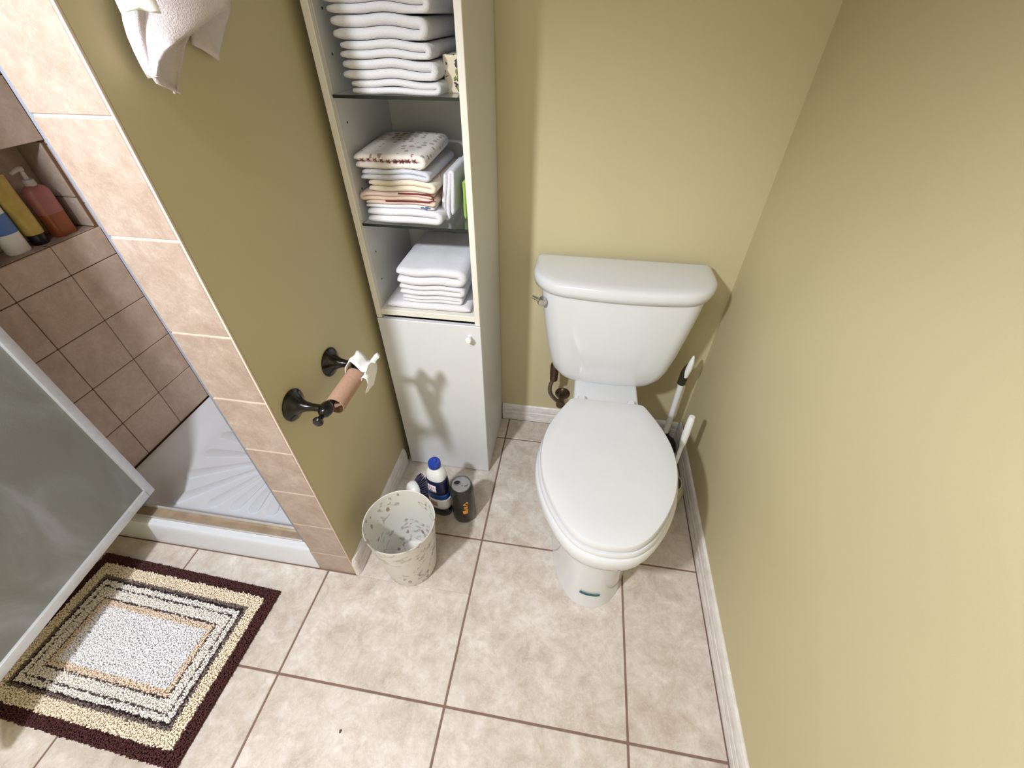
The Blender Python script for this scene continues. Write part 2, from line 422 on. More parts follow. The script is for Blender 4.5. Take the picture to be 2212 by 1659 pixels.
# ---- shower walls with niche
NY0, NY1, NZ0, NZ1, ND = -0.06, 0.385, 0.828, 1.062, 0.095
bm = bmesh.new()
for lo, hi in (((XW - 0.18, YJ, -0.02), (XW - 0.007, YB + 0.08, NZ0)), ((XW - 0.18, YJ, NZ1), (XW - 0.007, YB + 0.08, ZC)),
               ((XW - 0.18, YJ, NZ0), (XW - 0.007, NY0, NZ1)), ((XW - 0.18, NY1, NZ0), (XW - 0.007, YB + 0.08, NZ1)),
               ((XW - 0.18, NY0, NZ0), (XW - ND - 0.007, NY1, NZ1))):
    add_box(bm, lo, hi)
wsl = struct(from_bm('wall_shower_left', bm, 'grout_dark'))
def grid_lines(first, step, lo, hi):
    k0 = math.floor((lo - first) / step); ls = [first + k * step for k in range(k0, k0 + 30)]
    ls = [l for l in ls if lo + 0.01 < l < hi - 0.01]
    return [lo] + ls + [hi]
gy = grid_lines(0.235, 0.157, YJ + 0.002, YB); gz = grid_lines(0.274, 0.1555, 0.116, ZC)
q = 0.0013
for a0, a1 in zip(gy[:-1], gy[1:]):
    for b0, b1 in zip(gz[:-1], gz[1:]):
        for r in sub_rect((a0, a1, b0, b1), (NY0, NY1, NZ0, NZ1)):
            piece(wsl, (XW - 0.007, r[0] + q, r[2] + q), (XW, r[1] - q, r[3] - q), 'shower_tile')
# niche lining
for a0, a1 in ((NY0, 0.078), (0.078, 0.235), (0.235, NY1)):
    piece(wsl, (XW - ND - 0.007, a0 + q, NZ0 + q), (XW - ND, a1 - q, NZ1 - q), 'shower_tile')
    piece(wsl, (XW - ND + q, a0 + q, NZ0 - 0.006), (XW - 0.008, a1 - q, NZ0 + 0.001), 'wall_tile')
for z0, z1 in ((NZ0 + 0.002, 0.915), (0.915, NZ1 - 0.001)):
    piece(wsl, (XW - ND + q, NY1 - 0.004, z0 + q), (XW - 0.008, NY1 + 0.004, z1 - q), 'wall_tile')
wsb = struct(box('wall_shower_back', (XW - 0.006, YB + 0.007, -0.02), (XSI + 0.008, YB + 0.08, ZC), 'grout_dark'))
gx = grid_lines(-1.25, 0.157, XW + 0.001, XSI)
for a0, a1 in zip(gx[:-1], gx[1:]):
    for b0, b1 in zip(gz[:-1], gz[1:]):
        piece(wsb, (a0 + q, YB, b0 + q), (a1 - q, YB + 0.007, b1 - q), 'shower_tile')
wsr = struct(box('wall_shower_right', (XSI + 0.0015, YJ + 0.010, -0.02), (XSI + 0.0079, YB, ZC), 'grout_dark'))
gy2 = grid_lines(0.235, 0.157, YJ + 0.010, YB - 0.001)
for a0, a1 in zip(gy2[:-1], gy2[1:]):
    for b0, b1 in zip(gz[:-1], gz[1:]):
        piece(wsr, (XSI - 0.003, a0 + q, b0 + q), (XSI + 0.0015, a1 - q, b1 - q), 'shower_tile')

# ---- shower pan with curb
pan = thing('shower_pan', 'white acrylic shower pan with sunburst ribs behind a raised curb', 'shower pan', ((XW + XSI) / 2, 0.2, 0))
px0, px1, py0, py1 = XW + 0.002, XSI - 0.004, YJ - 0.0, YB - 0.002
pcx = (px0 + px1) / 2
def prr(x0, x1, y0, y1, r, z, n=6): return [(a - pcx, b - 0.2, z) for a, b in rrect((x1 - x0) / 2, (y1 - y0) / 2, r, n, (x0 + x1) / 2, (y0 + y1) / 2)]
rings = [prr(px0, px1, py0, py1, 0.004, 0.001), prr(px0, px1, py0, py1, 0.004, 0.106), prr(px0 + 0.002, px1 - 0.002, py0 + 0.004, py1 - 0.002, 0.005, 0.113), prr(px0 + 0.004, px1 - 0.004, py0 + 0.010, py1 - 0.004, 0.006, 0.115),
         prr(px0 + 0.012, px1 - 0.012, YJ + 0.060, py1 - 0.012, 0.02, 0.115), prr(px0 + 0.022, px1 - 0.018, YJ + 0.068, py1 - 0.018, 0.04, 0.108),
         prr(px0 + 0.060, px1 - 0.045, YJ + 0.085, py1 - 0.05, 0.06, 0.070), prr(px0 + 0.085, px1 - 0.06, YJ + 0.098, py1 - 0.07, 0.06, 0.054), prr(px0 + 0.11, px1 - 0.08, YJ + 0.11, py1 - 0.1, 0.06, 0.050)]
pan_o = loft('basin', rings, 'pan', pan, 40)
dcx, dcy = -0.775, 0.19
for k in range(22):
    a = 2 * PI * (k + 0.35) / 22; ca, sa = math.cos(a), math.sin(a)
    L = min(0.345 / max(abs(ca), 1e-3), 0.245 / max(abs(sa), 1e-3)); L = min(L, 0.40)
    if dcx + L * ca > px1 - 0.09: L = (px1 - 0.09 - dcx) / ca
    pts = []
    outline = []
    w0, w1 = 0.005, 0.021
    for s in [i / 8 for i in range(9)]:
        outline.append((0.07 + (L - 0.07 - w1) * s, w0 + (w1 - w0) * s))
    for i in range(1, 7):
        b = PI / 2 - i * PI / 7
        outline.append((L - w1 + w1 * math.cos(b), w1 * math.sin(b)))
    outline += [(u, -w) for u, w in reversed(outline[:9])]
    def place(sc, z): return [(dcx - pcx + (u if True else 0) * ca - w * sc * sa, dcy - 0.2 + u * sa + w * sc * ca, z) for u, w in outline]
    loft('rib', [place(1.0, 0.0495), place(0.93, 0.0532), place(0.80, 0.0538)], 'pan_rib', pan, 30)
lathe('drain', [(0.038, 0.0), (0.040, 0.003), (0.036, 0.0045), (0.0, 0.0045)], 'chrome', pan, (dcx - pcx, dcy - 0.2, 0.0495))
th = box('threshold', (px0 - pcx + 0.002, YJ + 0.022 - 0.2, 0.1150), (px1 - pcx + 0.002, YJ + 0.056 - 0.2, 0.121), 'threshold', pan, 0.001)
box('threshold_lip', (px0 - pcx + 0.002, YJ + 0.053 - 0.2, 0.121), (px1 - pcx + 0.002, YJ + 0.057 - 0.2, 0.133), 'metal', th, 0.0008)
box('threshold_lip', (px0 - pcx + 0.002, YJ + 0.021 - 0.2, 0.121), (px1 - pcx + 0.002, YJ + 0.025 - 0.2, 0.125), 'metal', th, 0.0008)
struct(box('trim_2', (XSI - 0.0240, YJ + 0.014, 0.134), (XSI - 0.0032, YJ + 0.052, 1.98), 'strip', None, 0.002))

# ---- shower door, hinged at the far end and swung out over the rug
dl = 0.64
door = thing('shower_door', 'open framed shower door with grey obscure glass hanging over the bath rug', 'door', (-1.030, -0.100, 0.195))
dang = math.atan2(-0.493, 0.055)
door.rotation_euler = (0, 0, dang)
DH = 1.72
box('glass_panel', (0.018, -0.003, 0.022), (dl - 0.018, 0.003, DH - 0.02), 'door_glass', door)
for nm, lo, hi in (('stile', (0, -0.011, 0.0), (0.024, 0.011, DH)), ('stile', (dl - 0.024, -0.011, 0.0), (dl, 0.011, DH)),
                   ('rail', (0.024, -0.011, 0.0), (dl - 0.024, 0.011, 0.028)), ('rail', (0.024, -0.011, DH - 0.026), (dl - 0.024, 0.011, DH))):
    box(nm, lo, hi, 'metal', door, 0.003)
box('pivot_hinge', (0.002, -0.044, DH - 0.12), (0.016, -0.0108, DH - 0.04), 'metal', door, 0.002)
box('pivot_hinge', (0.002, -0.044, 0.10), (0.016, -0.0108, 0.18), 'metal', door, 0.002)
# hinge post that carries the door at the end of the curb
struct(box('trim_3', (-1.098, -0.135, 0.1345), (-1.074, -0.100, 1.98), 'strip', None, 0.002))

# ------------------------------------------------------------------ toilet
TX = 0.352
toi = thing('toilet', 'white two-piece toilet with closed lid in the corner by the olive walls', 'toilet', (TX, 0.1, 0))
OY = -0.1
half = [(0.0, -0.198), (0.032, -0.195), (0.066, -0.183), (0.098, -0.155), (0.127, -0.115), (0.150, -0.072), (0.168, -0.025), (0.179, 0.03), (0.1805, 0.08), (0.175, 0.13), (0.160, 0.180), (0.140, 0.225), (0.121, 0.262)]
def egg(off=0.0, z=0.0, yb=0.283, sx=1.0, dy=0.0, flat=True):
    h = catmull([(a, b, 0) for a, b in half], 4)
    h = [(p.x, p.y) for p in h]
    # rounded back corner
    h += [(0.112, yb - 0.006), (0.100, yb), (0.05, yb + 0.001)]
    pts = h + [(0.0, yb + 0.0015)] + [(-a, b) for a, b in reversed(h[1:])]
    out = []
    n = len(pts)
    for i in range(n):
        a, b = Vector(pts[i - 1]), Vector(pts[(i + 1) % n]); d = (b - a).normalized()
        nx, ny = d.y, -d.x
        out.append(((pts[i][0] + nx * off) * sx, pts[i][1] + ny * off + OY + dy, z))
    return out
def shrink(r, k, c=(0.0, 0.04 - 0.1)): return [(c[0] + (x - c[0]) * k, c[1] + (y - c[1]) * k, z_) for x, y, z_ in r]
# bowl: rim band, undercut and pedestal in one continuous body
def sect(hw, yf, yb, z, pw=2.3, n=56):
    out = []
    cy = yf + (yb - yf) * 0.55
    for i in range(n):
        a = -PI / 2 + 2 * PI * i / n
        c, s = math.cos(a), math.sin(a)
        e = 2 / pw
        x = hw * math.copysign(abs(c) ** e, c)
        y = cy + (cy - yf if s < 0 else yb - cy) * math.copysign(abs(s) ** e, s)
        out.append((x, y + OY, z))
    return out
def resample(ring, n=56):
    P = [Vector(p) for p in ring] + [Vector(ring[0])]
    L = [0]
    for a, b in zip(P[:-1], P[1:]): L.append(L[-1] + (b - a).length)
    out = []; j = 0
    for i in range(n):
        s = L[-1] * i / n
        while L[j + 1] < s: j += 1
        f = (s - L[j]) / max(L[j + 1] - L[j], 1e-9); out.append(tuple(P[j].lerp(P[j + 1], f)))
    return out
# align start index (front centre) for egg rings: they start at front centre already and go +x
rings = [sect(0.126, -0.160, 0.36, 0.0005, 2.3), sect(0.125, -0.158, 0.36, 0.012, 2.3), sect(0.122, -0.153, 0.36, 0.03, 2.3), sect(0.122, -0.147, 0.36, 0.10, 2.3), sect(0.128, -0.138, 0.36, 0.19, 2.3), sect(0.135, -0.134, 0.34, 0.245, 2.3)]
def scaled(off, z, dy=0.0): return resample(egg(off, z, 0.30, 1.0, dy))
rings += [scaled(-0.030, 0.282, 0.012), scaled(-0.010, 0.305, 0.004), scaled(0.006, 0.330, 0.0), scaled(0.0115, 0.350), scaled(0.013, 0.368), scaled(0.010, 0.380), scaled(0.004, 0.386)]
loft('bowl', rings, 'porcelain', toi, 60)
bm = bmesh.new()
deck = [(z, i) for z, i in ((0.22, 0.012), (0.30, 0.004), (0.392, 0.0), (0.398, 0.003), (0.400, 0.008))]
add_loft(bm, [[(a, b + OY, z) for a, b in rrect(0.102 - i, 0.090 - i, 0.022, 5, 0, 0.350)] for z, i in deck])
from_bm('deck', bm, 'porcelain', toi, True, 50)
loft('seat', [egg(0.003, 0.3875, 0.278), egg(0.006, 0.390, 0.278), egg(0.0065, 0.398, 0.278), egg(0.003, 0.4035, 0.278)], 'seat', toi, 40)
loft('seat_lid', [egg(-0.004, 0.4055), egg(0.0, 0.4085), egg(0.0008, 0.420), egg(-0.0025, 0.4265), egg(-0.009, 0.4288), shrink(egg(-0.009, 0.4300), 0.80), shrink(egg(-0.009, 0.4310), 0.45)], 'seat', toi, 40)
for sx in (-1, 1):
    lathe('hinge_cap', [(0.013, 0), (0.014, 0.004), (0.013, 0.012), (0.009, 0.016), (0, 0.0165)], 'seat', toi, (sx * 0.076, 0.300 + OY, 0.3995), 20)
# squiggle of grey script printed on the deck front
pts = []
for k in range(60):
    s = k / 59
    pts.append((-0.004 + 0.032 * s, 0.2945 + OY + 0.0022 * math.sin(s * 40) * (0.6 + 0.4 * math.cos(s * 9)), 0.4003))
# tank: loft of rounded sections, front swelling
def tank_sec(hw, yf, yb, z, r, bulge=0.0, n=8):
    o = rrect(hw, (yb - yf) / 2, (0.015, 0.015, r, r), n, 0, (yf + yb) / 2)
    # subdivide front edge and bulge it
    res = []
    for i, p in enumerate(o):
        res.append(p)
        qn = o[(i + 1) % len(o)]
        if abs(p[1] - yf) < 1e-6 and abs(qn[1] - yf) < 1e-6 and abs(qn[0] - p[0]) > 0.01:
            for k in range(1, 10): res.append((p[0] + (qn[0] - p[0]) * k / 10, yf))
        if abs(p[1] - yb) < 1e-6 and abs(qn[1] - yb) < 1e-6 and abs(qn[0] - p[0]) > 0.01:
            for k in range(1, 10): res.append((p[0] + (qn[0] - p[0]) * k / 10, yb))
    out = []
    for x, y in res:
        f = (yb - y) / (yb - yf)
        out.append((x, y + OY - bulge * f * (1 - (x / hw) ** 2), z))
    return out
tb = [(0.386, 0.100, 0.425, 0.02), (0.3885, 0.125, 0.415, 0.03), (0.396, 0.145, 0.408, 0.035), (0.410, 0.163, 0.402, 0.04), (0.432, 0.180, 0.398, 0.042), (0.470, 0.194, 0.394, 0.045), (0.53, 0.206, 0.390, 0.05), (0.60, 0.217, 0.387, 0.05), (0.68, 0.228, 0.384, 0.05), (0.722, 0.232, 0.383, 0.05)]
loft('tank', [tank_sec(hw, yf, 0.558, z, r, 0.016) for z, hw, yf, r in tb], 'porcelain', toi, 60)
tl = [(0.7225, -0.004, 0), (0.726, 0.003, 0), (0.740, 0.006, 0), (0.752, 0.006, 0), (0.760, 0.002, 0), (0.7645, -0.007, 0), (0.767, -0.022, 0)]
loft('tank_lid', [tank_sec(0.254 + o, 0.385 - o, 0.560 + min(o, 0), z, 0.085 + o, 0.028) for z, o, _ in tl], 'porcelain', toi, 60)
# flush lever
lv = lathe('flush_lever', [(0.0, -0.020), (0.010, -0.019), (0.0135, -0.014), (0.0135, -0.006), (0.009, 0.0), (0.009, 0.008)], 'chrome', toi, (0.128 - TX, 0.402 + OY - 0.006, 0.694), 24, 'y')
tube('lever_arm', [(0.126 - TX, 0.385 + OY, 0.696), (0.113 - TX, 0.384 + OY, 0.702), (0.098 - TX, 0.386 + OY, 0.708)], [0.006, 0.0055, 0.005], 'chrome', lv)
# teal strip on the pedestal toe
bm = bmesh.new(); rows = []
base = sect(0.1225, -0.1505, 0.36, 0.0, 2.3, 400)
seg = sorted([p for p in base if p[1] < OY - 0.05 and -0.031 < p[0] < 0.028], key=lambda p: p[0])
for dz in (0.064, 0.0745):
    rows.append([(p[0], p[1] - 0.0012 - (0.0019 if dz < 0.07 else 0.0012), dz - 0.09 * (p[0]) * 0.4) for p in seg])
a = [bm.verts.new(p) for p in rows[0]]; b = [bm.verts.new(p) for p in rows[1]]
for i in range(len(a) - 1): bm.faces.new((a[i], a[i + 1], b[i + 1], b[i]))
st = from_bm('sticker', bm, 'sticker', toi, True); st['label'] = 'teal adhesive strip on the toilet foot'
sm = st.modifiers.new('solid', 'SOLIDIFY'); sm.thickness = 0.0008; sm.offset = 0
bm = bmesh.new(); add_tube(bm, pts, 0.0006, 6); o = from_bm('printed_script', bm, 'ink', toi, True); o['label'] = 'small grey script printed on the deck'

# supply valve and hose
sv = thing('water_supply_valve', 'tarnished supply valve and hose under the toilet tank', 'valve', (0.215, YB, 0.17))
def rel(o, pts): return [tuple(Vector(p) - o.location) for p in pts]
lathe('escutcheon', [(0.030, 0.0), (0.028, -0.004), (0.016, -0.010), (0.010, -0.012)], 'valve', sv, (0, -0.0005, 0), 24, 'y')
tube('valve_body', rel(sv, [(0.215, 0.572, 0.17), (0.212, 0.535, 0.172), (0.205, 0.515, 0.178)]), [0.010, 0.013, 0.011], 'valve', sv)
lathe('handle', [(0.0, -0.066), (0.016, -0.064), (0.018, -0.056), (0.016, -0.050), (0.006, -0.046)], 'valve', sv, (-0.004, -0.012, 0.004), 16, 'y')
tube('hose', rel(sv, catmull([(0.207, 0.517, 0.178), (0.190, 0.502, 0.205), (0.170, 0.494, 0.240), (0.166, 0.494, 0.275), (0.176, 0.496, 0.315)], 6)), 0.0075, 'hose', sv)
lathe('coupling_nut', [(0.009, 0), (0.014, 0.004), (0.0145, 0.022), (0.012, 0.026), (0.0155, 0.030), (0.0155, 0.070), (0.012, 0.082)], 'valve', sv, (0.177 - 0.215, 0.496 - YB, 0.305 - 0.17), 12)

# ------------------------------------------------------------------ cabinet
CX0, CX1, CY0, CY1, CT = -0.338, -0.034, 0.276, 0.576, 1.90
cab = thing('storage_cabinet', 'tall narrow white cabinet with open shelves of towels and a lower door', 'cabinet', ((CX0 + CX1) / 2, (CY0 + CY1) / 2, 0))
ccx, ccy = (CX0 + CX1) / 2, (CY0 + CY1) / 2
def cb(nm, lo, hi, mat, par=cab, bev=0.001): return box(nm, (lo[0] - ccx, lo[1] - ccy, lo[2]), (hi[0] - ccx, hi[1] - ccy, hi[2]), mat, par, bev, 1)
PT = 0.015
cb('side_panel', (CX0, CY0 + 0.016, 0.0), (CX0 + PT, CY1, CT), 'laminate')
cb('side_panel', (CX1 - PT, CY0 + 0.016, 0.0), (CX1, CY1, CT), 'laminate')
cb('front_edge', (CX0, CY0, 0.663), (CX0 + PT, CY0 + 0.0158, CT), 'carcass_edge')
cb('front_edge', (CX1 - PT, CY0, 0.663), (CX1, CY0 + 0.0158, CT), 'carcass_edge')
cb('back_panel', (CX0 + PT, CY1 - 0.006, 0.05), (CX1 - PT, CY1, CT - PT), 'laminate')
cb('top_panel', (CX0 + PT, CY0 + 0.016, CT - PT), (CX1 - PT, CY1 - 0.006, CT), 'laminate')
cb('compartment_floor', (CX0 + PT, CY0 + 0.004, 0.672), (CX1 - PT, CY1 - 0.006, 0.689), 'carcass_edge')
cb('bottom_panel', (CX0 + PT, CY0 + 0.02, 0.05), (CX1 - PT, CY1 - 0.006, 0.065), 'laminate')
cb('plinth', (CX0 + PT, CY0 + 0.03, 0.0), (CX1 - PT, CY0 + 0.042, 0.05), 'laminate')
dr = cb('door', (CX0 - 0.001, CY0, 0.006), (CX1 + 0.0005, CY0 + 0.0155, 0.660), 'laminate', cab, 0.0015)
lathe('knob', [(0.0065, 0.0), (0.0060, -0.006), (0.0075, -0.012), (0.0095, -0.017), (0.0095, -0.021), (0.007, -0.024), (0.0, -0.0245)], 'white_plastic', dr, (-0.066 - ccx, CY0 - ccy, 0.624), 20, 'y')
for zs in (0.924, 1.190):
    s = cb('glass_shelf', (CX0 + PT + 0.001, CY0 + 0.012, zs), (CX1 - PT - 0.001, CY1 - 0.008, zs + 0.006), 'glass', cab, 0.0)
    s.name = 'glass_shelf'; s['label'] = 'clear glass shelf'
    cb('shelf_edge', (CX0 + PT + 0.001, CY0 + 0.0105, zs), (CX1 - PT - 0.001, CY0 + 0.012, zs + 0.006), 'glass_edge', s, 0.0)
for sx, s in ((CX0 + PT, 1), (CX1 - PT, -1)):
    for zz in [0.76, 0.84, 1.0, 1.07, 1.14, 1.26, 1.33]:
        lathe('pin_hole_shade', [(0.0024, 0.0), (0.0024, 0.0006)] if s > 0 else [(0.0024, -0.0006), (0.0024, 0.0)], 'hole_shade', cab, (sx - ccx, CY0 + 0.05 - ccy, zz), 8, 'x')  # flat dark discs painted as the shade in drilled holes

# ------------------------------------------------------------------ folded towels
def wob(x, y, sd): return 0.0022 * math.sin(x * 31 + sd * 1.7) + 0.0016 * math.sin(x * 58 + y * 12 + sd * 2.3)
def fold(name, label, x0, x1, y0, y1, z0, layers, th, mat, group, sd=0, shear=0.0, first='right', wav=1.0, droop=0.0, skew=0.0, xl_step=None, vertical=False, cat='towel', rise=0.0, wsd=None):
    """serpentine ribbon of cloth in the xz plane extruded along y; built in local coordinates round its base centre"""
    h = th / 2; cx, cy = (x0 + x1) / 2, (y0 + y1) / 2
    rnd = random.Random(sd * 13 + 5)
    # centreline
    cl = []
    side = 1 if first == 'right' else -1
    for i in range(layers):
        zc = h + i * th
        xa, xb = x0 + h, x1 - h
        jl = rnd.uniform(0, 0.008); jr = rnd.uniform(0, 0.003)
        xa += jl; xb -= jr
        # each layer runs towards the next fold; fold sides alternate
        to_right = (i % 2 == 0) == (side > 0)
        xs = [xa + (xb - xa) * k / 16 for k in range(17)]
        if not to_right: xs.reverse()
        for x in xs: cl.append((x, zc))
        if i < layers - 1:
            xe = xs[-1]; d = 1 if to_right else -1
            for k in range(1, 6):
                a = -PI / 2 + PI * k / 6
                cl.append((xe + d * h * math.cos(a), zc + h + h * math.sin(a)))
    n = len(cl)
    def ring(y, f):
        L, Rr = [], []
        for i, (x, z) in enumerate(cl):
            a = cl[max(i - 1, 0)]; b = cl[min(i + 1, n - 1)]
            dx, dz = b[0] - a[0], b[1] - a[1]; l = math.hypot(dx, dz) or 1
            nx, nz = -dz / l, dx / l
            e = min(i, n - 1 - i); hh = h * 0.97 * f * (1.0 if e > 2 else (0.62, 0.9, 0.98)[e])
            t = (y - y0) / (y1 - y0)
            w = wob(x, y, wsd if wsd is not None else int(sd / 10)) * wav * (1.0 if z0 not in (1.1963, 0.9303, 0.6893) else min(1.0, z / th * 0.7 + 0.15)) + rise * t
            dr = -droop * max(0, (abs(x - cx) / (x1 - x0) * 2) ** 3) * min(1, z / th)
            xx = x - cx + shear * (z) + skew * (y - y0)
            L.append((xx + nx * hh, y - cy, max(0.0003, z + nz * hh + w + dr)))
            Rr.append((xx - nx * hh, y - cy, max(0.0003, z - nz * hh + w + dr)))
        return L + Rr[::-1]
    ys = []
    rr = h * 1.1
    for k in range(5):
        a = k / 4 * PI / 2
        ys.append((y0 + rr * (1 - math.sin(a)), max(0.12, math.sin(a)) if k else 0.1))
    ys = [(y0 + rr * (1 - math.cos(k / 4 * PI / 2)), max(0.1, math.sin(k / 4 * PI / 2))) for k in range(5)]
    for k in range(1, 6): ys.append((y0 + rr + (y1 - y0 - 2 * rr) * k / 6, 1.0))
    ys += [(y1 - rr * (1 - math.cos(k / 4 * PI / 2)), max(0.1, math.sin(k / 4 * PI / 2))) for k in range(4, -1, -1)]
    bm = bmesh.new(); rs = add_loft(bm, [ring(y, f) for y, f in ys], False, False)
    for r in (rs[0], rs[-1]):
        for i in range(n - 1):
            bm.faces.new((r[i], r[i + 1], r[2 * n - 2 - i], r[2 * n - 1 - i]))
    if vertical: bmesh.ops.rotate(bm, verts=bm.verts, cent=(0, 0, 0), matrix=Matrix.Rotation(vertical, 3, 'Y'))
    if vertical:
        mz = min(v.co.z for v in bm.verts); bmesh.ops.translate(bm, verts=bm.verts, vec=(0, 0, -mz))
    o = from_bm(name, bm, mat, None, True)
    o.location = (cx, cy, z0)
    return tag(o, label, cat, group)

ordn = ['lowest', 'second lowest', 'third', 'fourth', 'fifth', 'sixth']
lay = [(0.0120, -0.286, -0.094), (0.0168, -0.301, -0.102), (0.0142, -0.299, -0.108), (0.0192, -0.306, -0.114), (0.0150, -0.312, -0.104), (0.0185, -0.303, -0.104)]
z = 1.1963
for i, (th_, a, b) in enumerate(lay):
    fold('bath_towel', 'white folded bath towel on the upper glass shelf, %s of its stack%s' % (ordn[i], ' counting up' if i > 1 else ''), a, b, 0.293 + 0.003 * (i % 2), 0.545, z, 2, th_, 'terry', 'white towels stacked on the upper shelf', sd=i + 1, wav=0.9, wsd=1)
    z += 2 * th_ + 0.0003
G2 = 'mixed towels stacked on the lower glass shelf'
z2 = 0.9303
fold('hand_towel', 'thick white hand towel at the bottom of the mixed stack', -0.318, -0.122, 0.295, 0.54, z2, 2, 0.0175, 'terry', G2, 11, shear=-0.1, wav=0.5)
tb_ = fold('hand_towel', 'thin white hand towel with a blue motif in the mixed stack', -0.316, -0.130, 0.300, 0.54, z2 + 0.0353, 1, 0.0095, 'terry', G2, 12, wav=0.6)
fold('hand_towel', 'pinkish hand towel with wine-red edge in the mixed stack', -0.315, -0.134, 0.298, 0.535, z2 + 0.0451, 3, 0.0092, 'terry_pink', G2, 13, wav=0.8, droop=0.002)
fold('hand_towel', 'cream folded hand towel in the middle of the mixed stack', -0.300, -0.132, 0.300, 0.53, z2 + 0.0730, 2, 0.0128, 'terry_cream', G2, 14, wav=0.9)
fold('hand_towel', 'pale blue-grey hand towel under the red-printed one', -0.311, -0.143, 0.300, 0.52, z2 + 0.0989, 2, 0.0118, 'terry_grey', G2, 15, wav=0.9, droop=0.002)
tp = fold('hand_towel', 'white hand towel printed with red and brown motifs on top of the mixed stack', -0.319, -0.150, 0.297, 0.50, z2 + 0.1228, 2, 0.0155, 'terry_print', G2, 16, wav=0.5, rise=0.010)
# row of red motifs along the front fold of the printed towel
for k in range(9):
    x = -0.293 + k * 0.0155
    bm = bmesh.new(); s = 0.0048 if k < 6 else 0.0058
    pr = [(-s, 0.0, s * .6), (0, 0, s * 0.25), (s, 0, s * .8), (s * 0.45, 0, 0), (s * .9, 0, -s * .8), (0, 0, -s * 0.3), (-s * .8, 0, -s * .7), (-s * .4, 0, 0)]
    add_loft(bm, [[(a, -0.0008, c) for a, b, c in pr], [(a, 0.0025, c) for a, b, c in pr]])
    o = from_bm('printed_motif', bm, 'wine_edge', tp); o.location = (x + 0.2345, 0.2972 - 0.3985, 0.0195 + 0.0015 * math.sin(k))
# wine binding on the pinkish towel (front right corner)
pk = [o for o in bpy.data.objects if o.get('label', '').startswith('pinkish hand')][0]
tube('binding', [(0.005, -0.1180, 0.0268), (0.05, -0.1182, 0.0275), (0.084, -0.1178, 0.0262), (0.0905, -0.1165, 0.0200), (0.0895, -0.1175, 0.0135), (0.078, -0.1182, 0.0105), (0.03, -0.1182, 0.0100), (-0.03, -0.1182, 0.0085)], 0.0021, 'wine_edge', pk, 8)
for k, (a, c) in enumerate(((0.058, 0.0062), (0.066, 0.0040), (0.074, 0.0060), (0.069, 0.0072))):
    bx = box('printed_motif', (a - 0.004, -0.1218, c - 0.0016), (a + 0.004, -0.1190, c + 0.0016), 'blue_motif', tb_, 0.0006)
GC = 'cloths standing upright beside the mixed towel stack'
fold('face_cloth', 'white face cloth standing upright beside the mixed towels', -0.055, 0.055, 0.335, 0.50, 0.9303, 3, 0.0105, 'terry', None, 21, vertical=-PI / 2 + 0.06).location.x = -0.0935
fold('face_cloth', 'lime green cloth standing upright against the cabinet side', -0.050, 0.050, 0.350, 0.50, 0.9303, 2, 0.0075, 'terry_green', None, 22, vertical=-PI / 2 - 0.04, wav=0.6).location.x = -0.0625
G3 = 'white towels in the lowest open compartment'
z3 = 0.6893
fold('bath_mat_towel', 'white terry towel laid flat on the compartment floor under other towels', -0.320, -0.0525, 0.290, 0.55, z3, 1, 0.0215, 'terry', G3, 31, wav=0.35)
fold('bath_towel', 'thin white folded towel just above the flat one in the compartment', -0.268, -0.088, 0.296, 0.545, z3 + 0.0221, 2, 0.0098, 'terry', G3, 32, wav=0.7)
fold('bath_towel', 'white folded towel second from the top in the compartment', -0.272, -0.083, 0.298, 0.545, z3 + 0.0422, 2, 0.0158, 'terry', G3, 33, wav=0.8)
fold('bath_towel', 'plump white folded towel on top of the pile in the compartment', -0.277, -0.080, 0.292, 0.545, z3 + 0.0743, 2, 0.0255, 'terry', G3, 34, wav=0.9, rise=0.006)

bx = box('floral_box', (-0.024, -0.05, 0), (0.024, 0.05, 0.064), 'floral', None, 0.001); bx.location = (-0.074, 0.40, 1.1962)
tag(bx, 'small cream cardboard box printed with lavender beside the white towels', 'box')

# ------------------------------------------------------------------ toilet paper holder
tph = thing('toilet_paper_holder', 'dark bronze toilet paper holder with two posts on the olive partition', 'paper holder', (XS, -0.035, 0.68))
heads = []
for yy, zz in ((-0.117, 0.683), (0.046, 0.675)):
    c = (0.0, yy + 0.035, zz - 0.68)
    p = lathe('post', [(0.036, 0.0002), (0.0365, 0.003), (0.034, 0.006), (0.028, 0.009), (0.021, 0.014), (0.015, 0.022), (0.011, 0.033), (0.0088, 0.046), (0.0085, 0.058), (0.0092, 0.068)], 'bronze', tph, c, 32, 'x')
    heads.append(c)
    lathe('post_head', [(0.0, -0.021), (0.007, -0.020), (0.0125, -0.014), (0.0150, -0.004), (0.0155, 0.003), (0.013, 0.011), (0.008, 0.016), (0, 0.017)], 'bronze', p, (0.078, c[1], c[2]), 24, 'y')
lathe('end_knob', [(0.006, 0.022), (0.0055, 0.010), (0.0065, 0.006), (0.0105, 0.002), (0.0115, -0.003), (0.009, -0.007), (0.0, -0.008)], 'bronze', tph, (0.077, -0.117 + 0.035 - 0.034, 0.680 - 0.68), 20, 'y')
tube('roller', [(0.078, -0.078, 0.0), (0.078, -0.02, -0.001), (0.078, 0.078, -0.002)], 0.006, 'bronze', tph)
core = thing('toilet_paper_tube', 'empty brown cardboard toilet roll tube with torn white tissue left on it', 'cardboard tube', (-0.2835, -0.038, 0.6672))
bm = bmesh.new()
c0 = [(0, 0, 0)]
pr = [(0.0215, -0.054), (0.0215, 0.054), (0.0203, 0.054), (0.0203, -0.054)]
R_ = lathe_rings(pr, (0, 0, 0), 32, 'y'); R_.append(R_[0])
add_loft(bm, R_, False, False); bmesh.ops.remove_doubles(bm, verts=bm.verts, dist=1e-6)
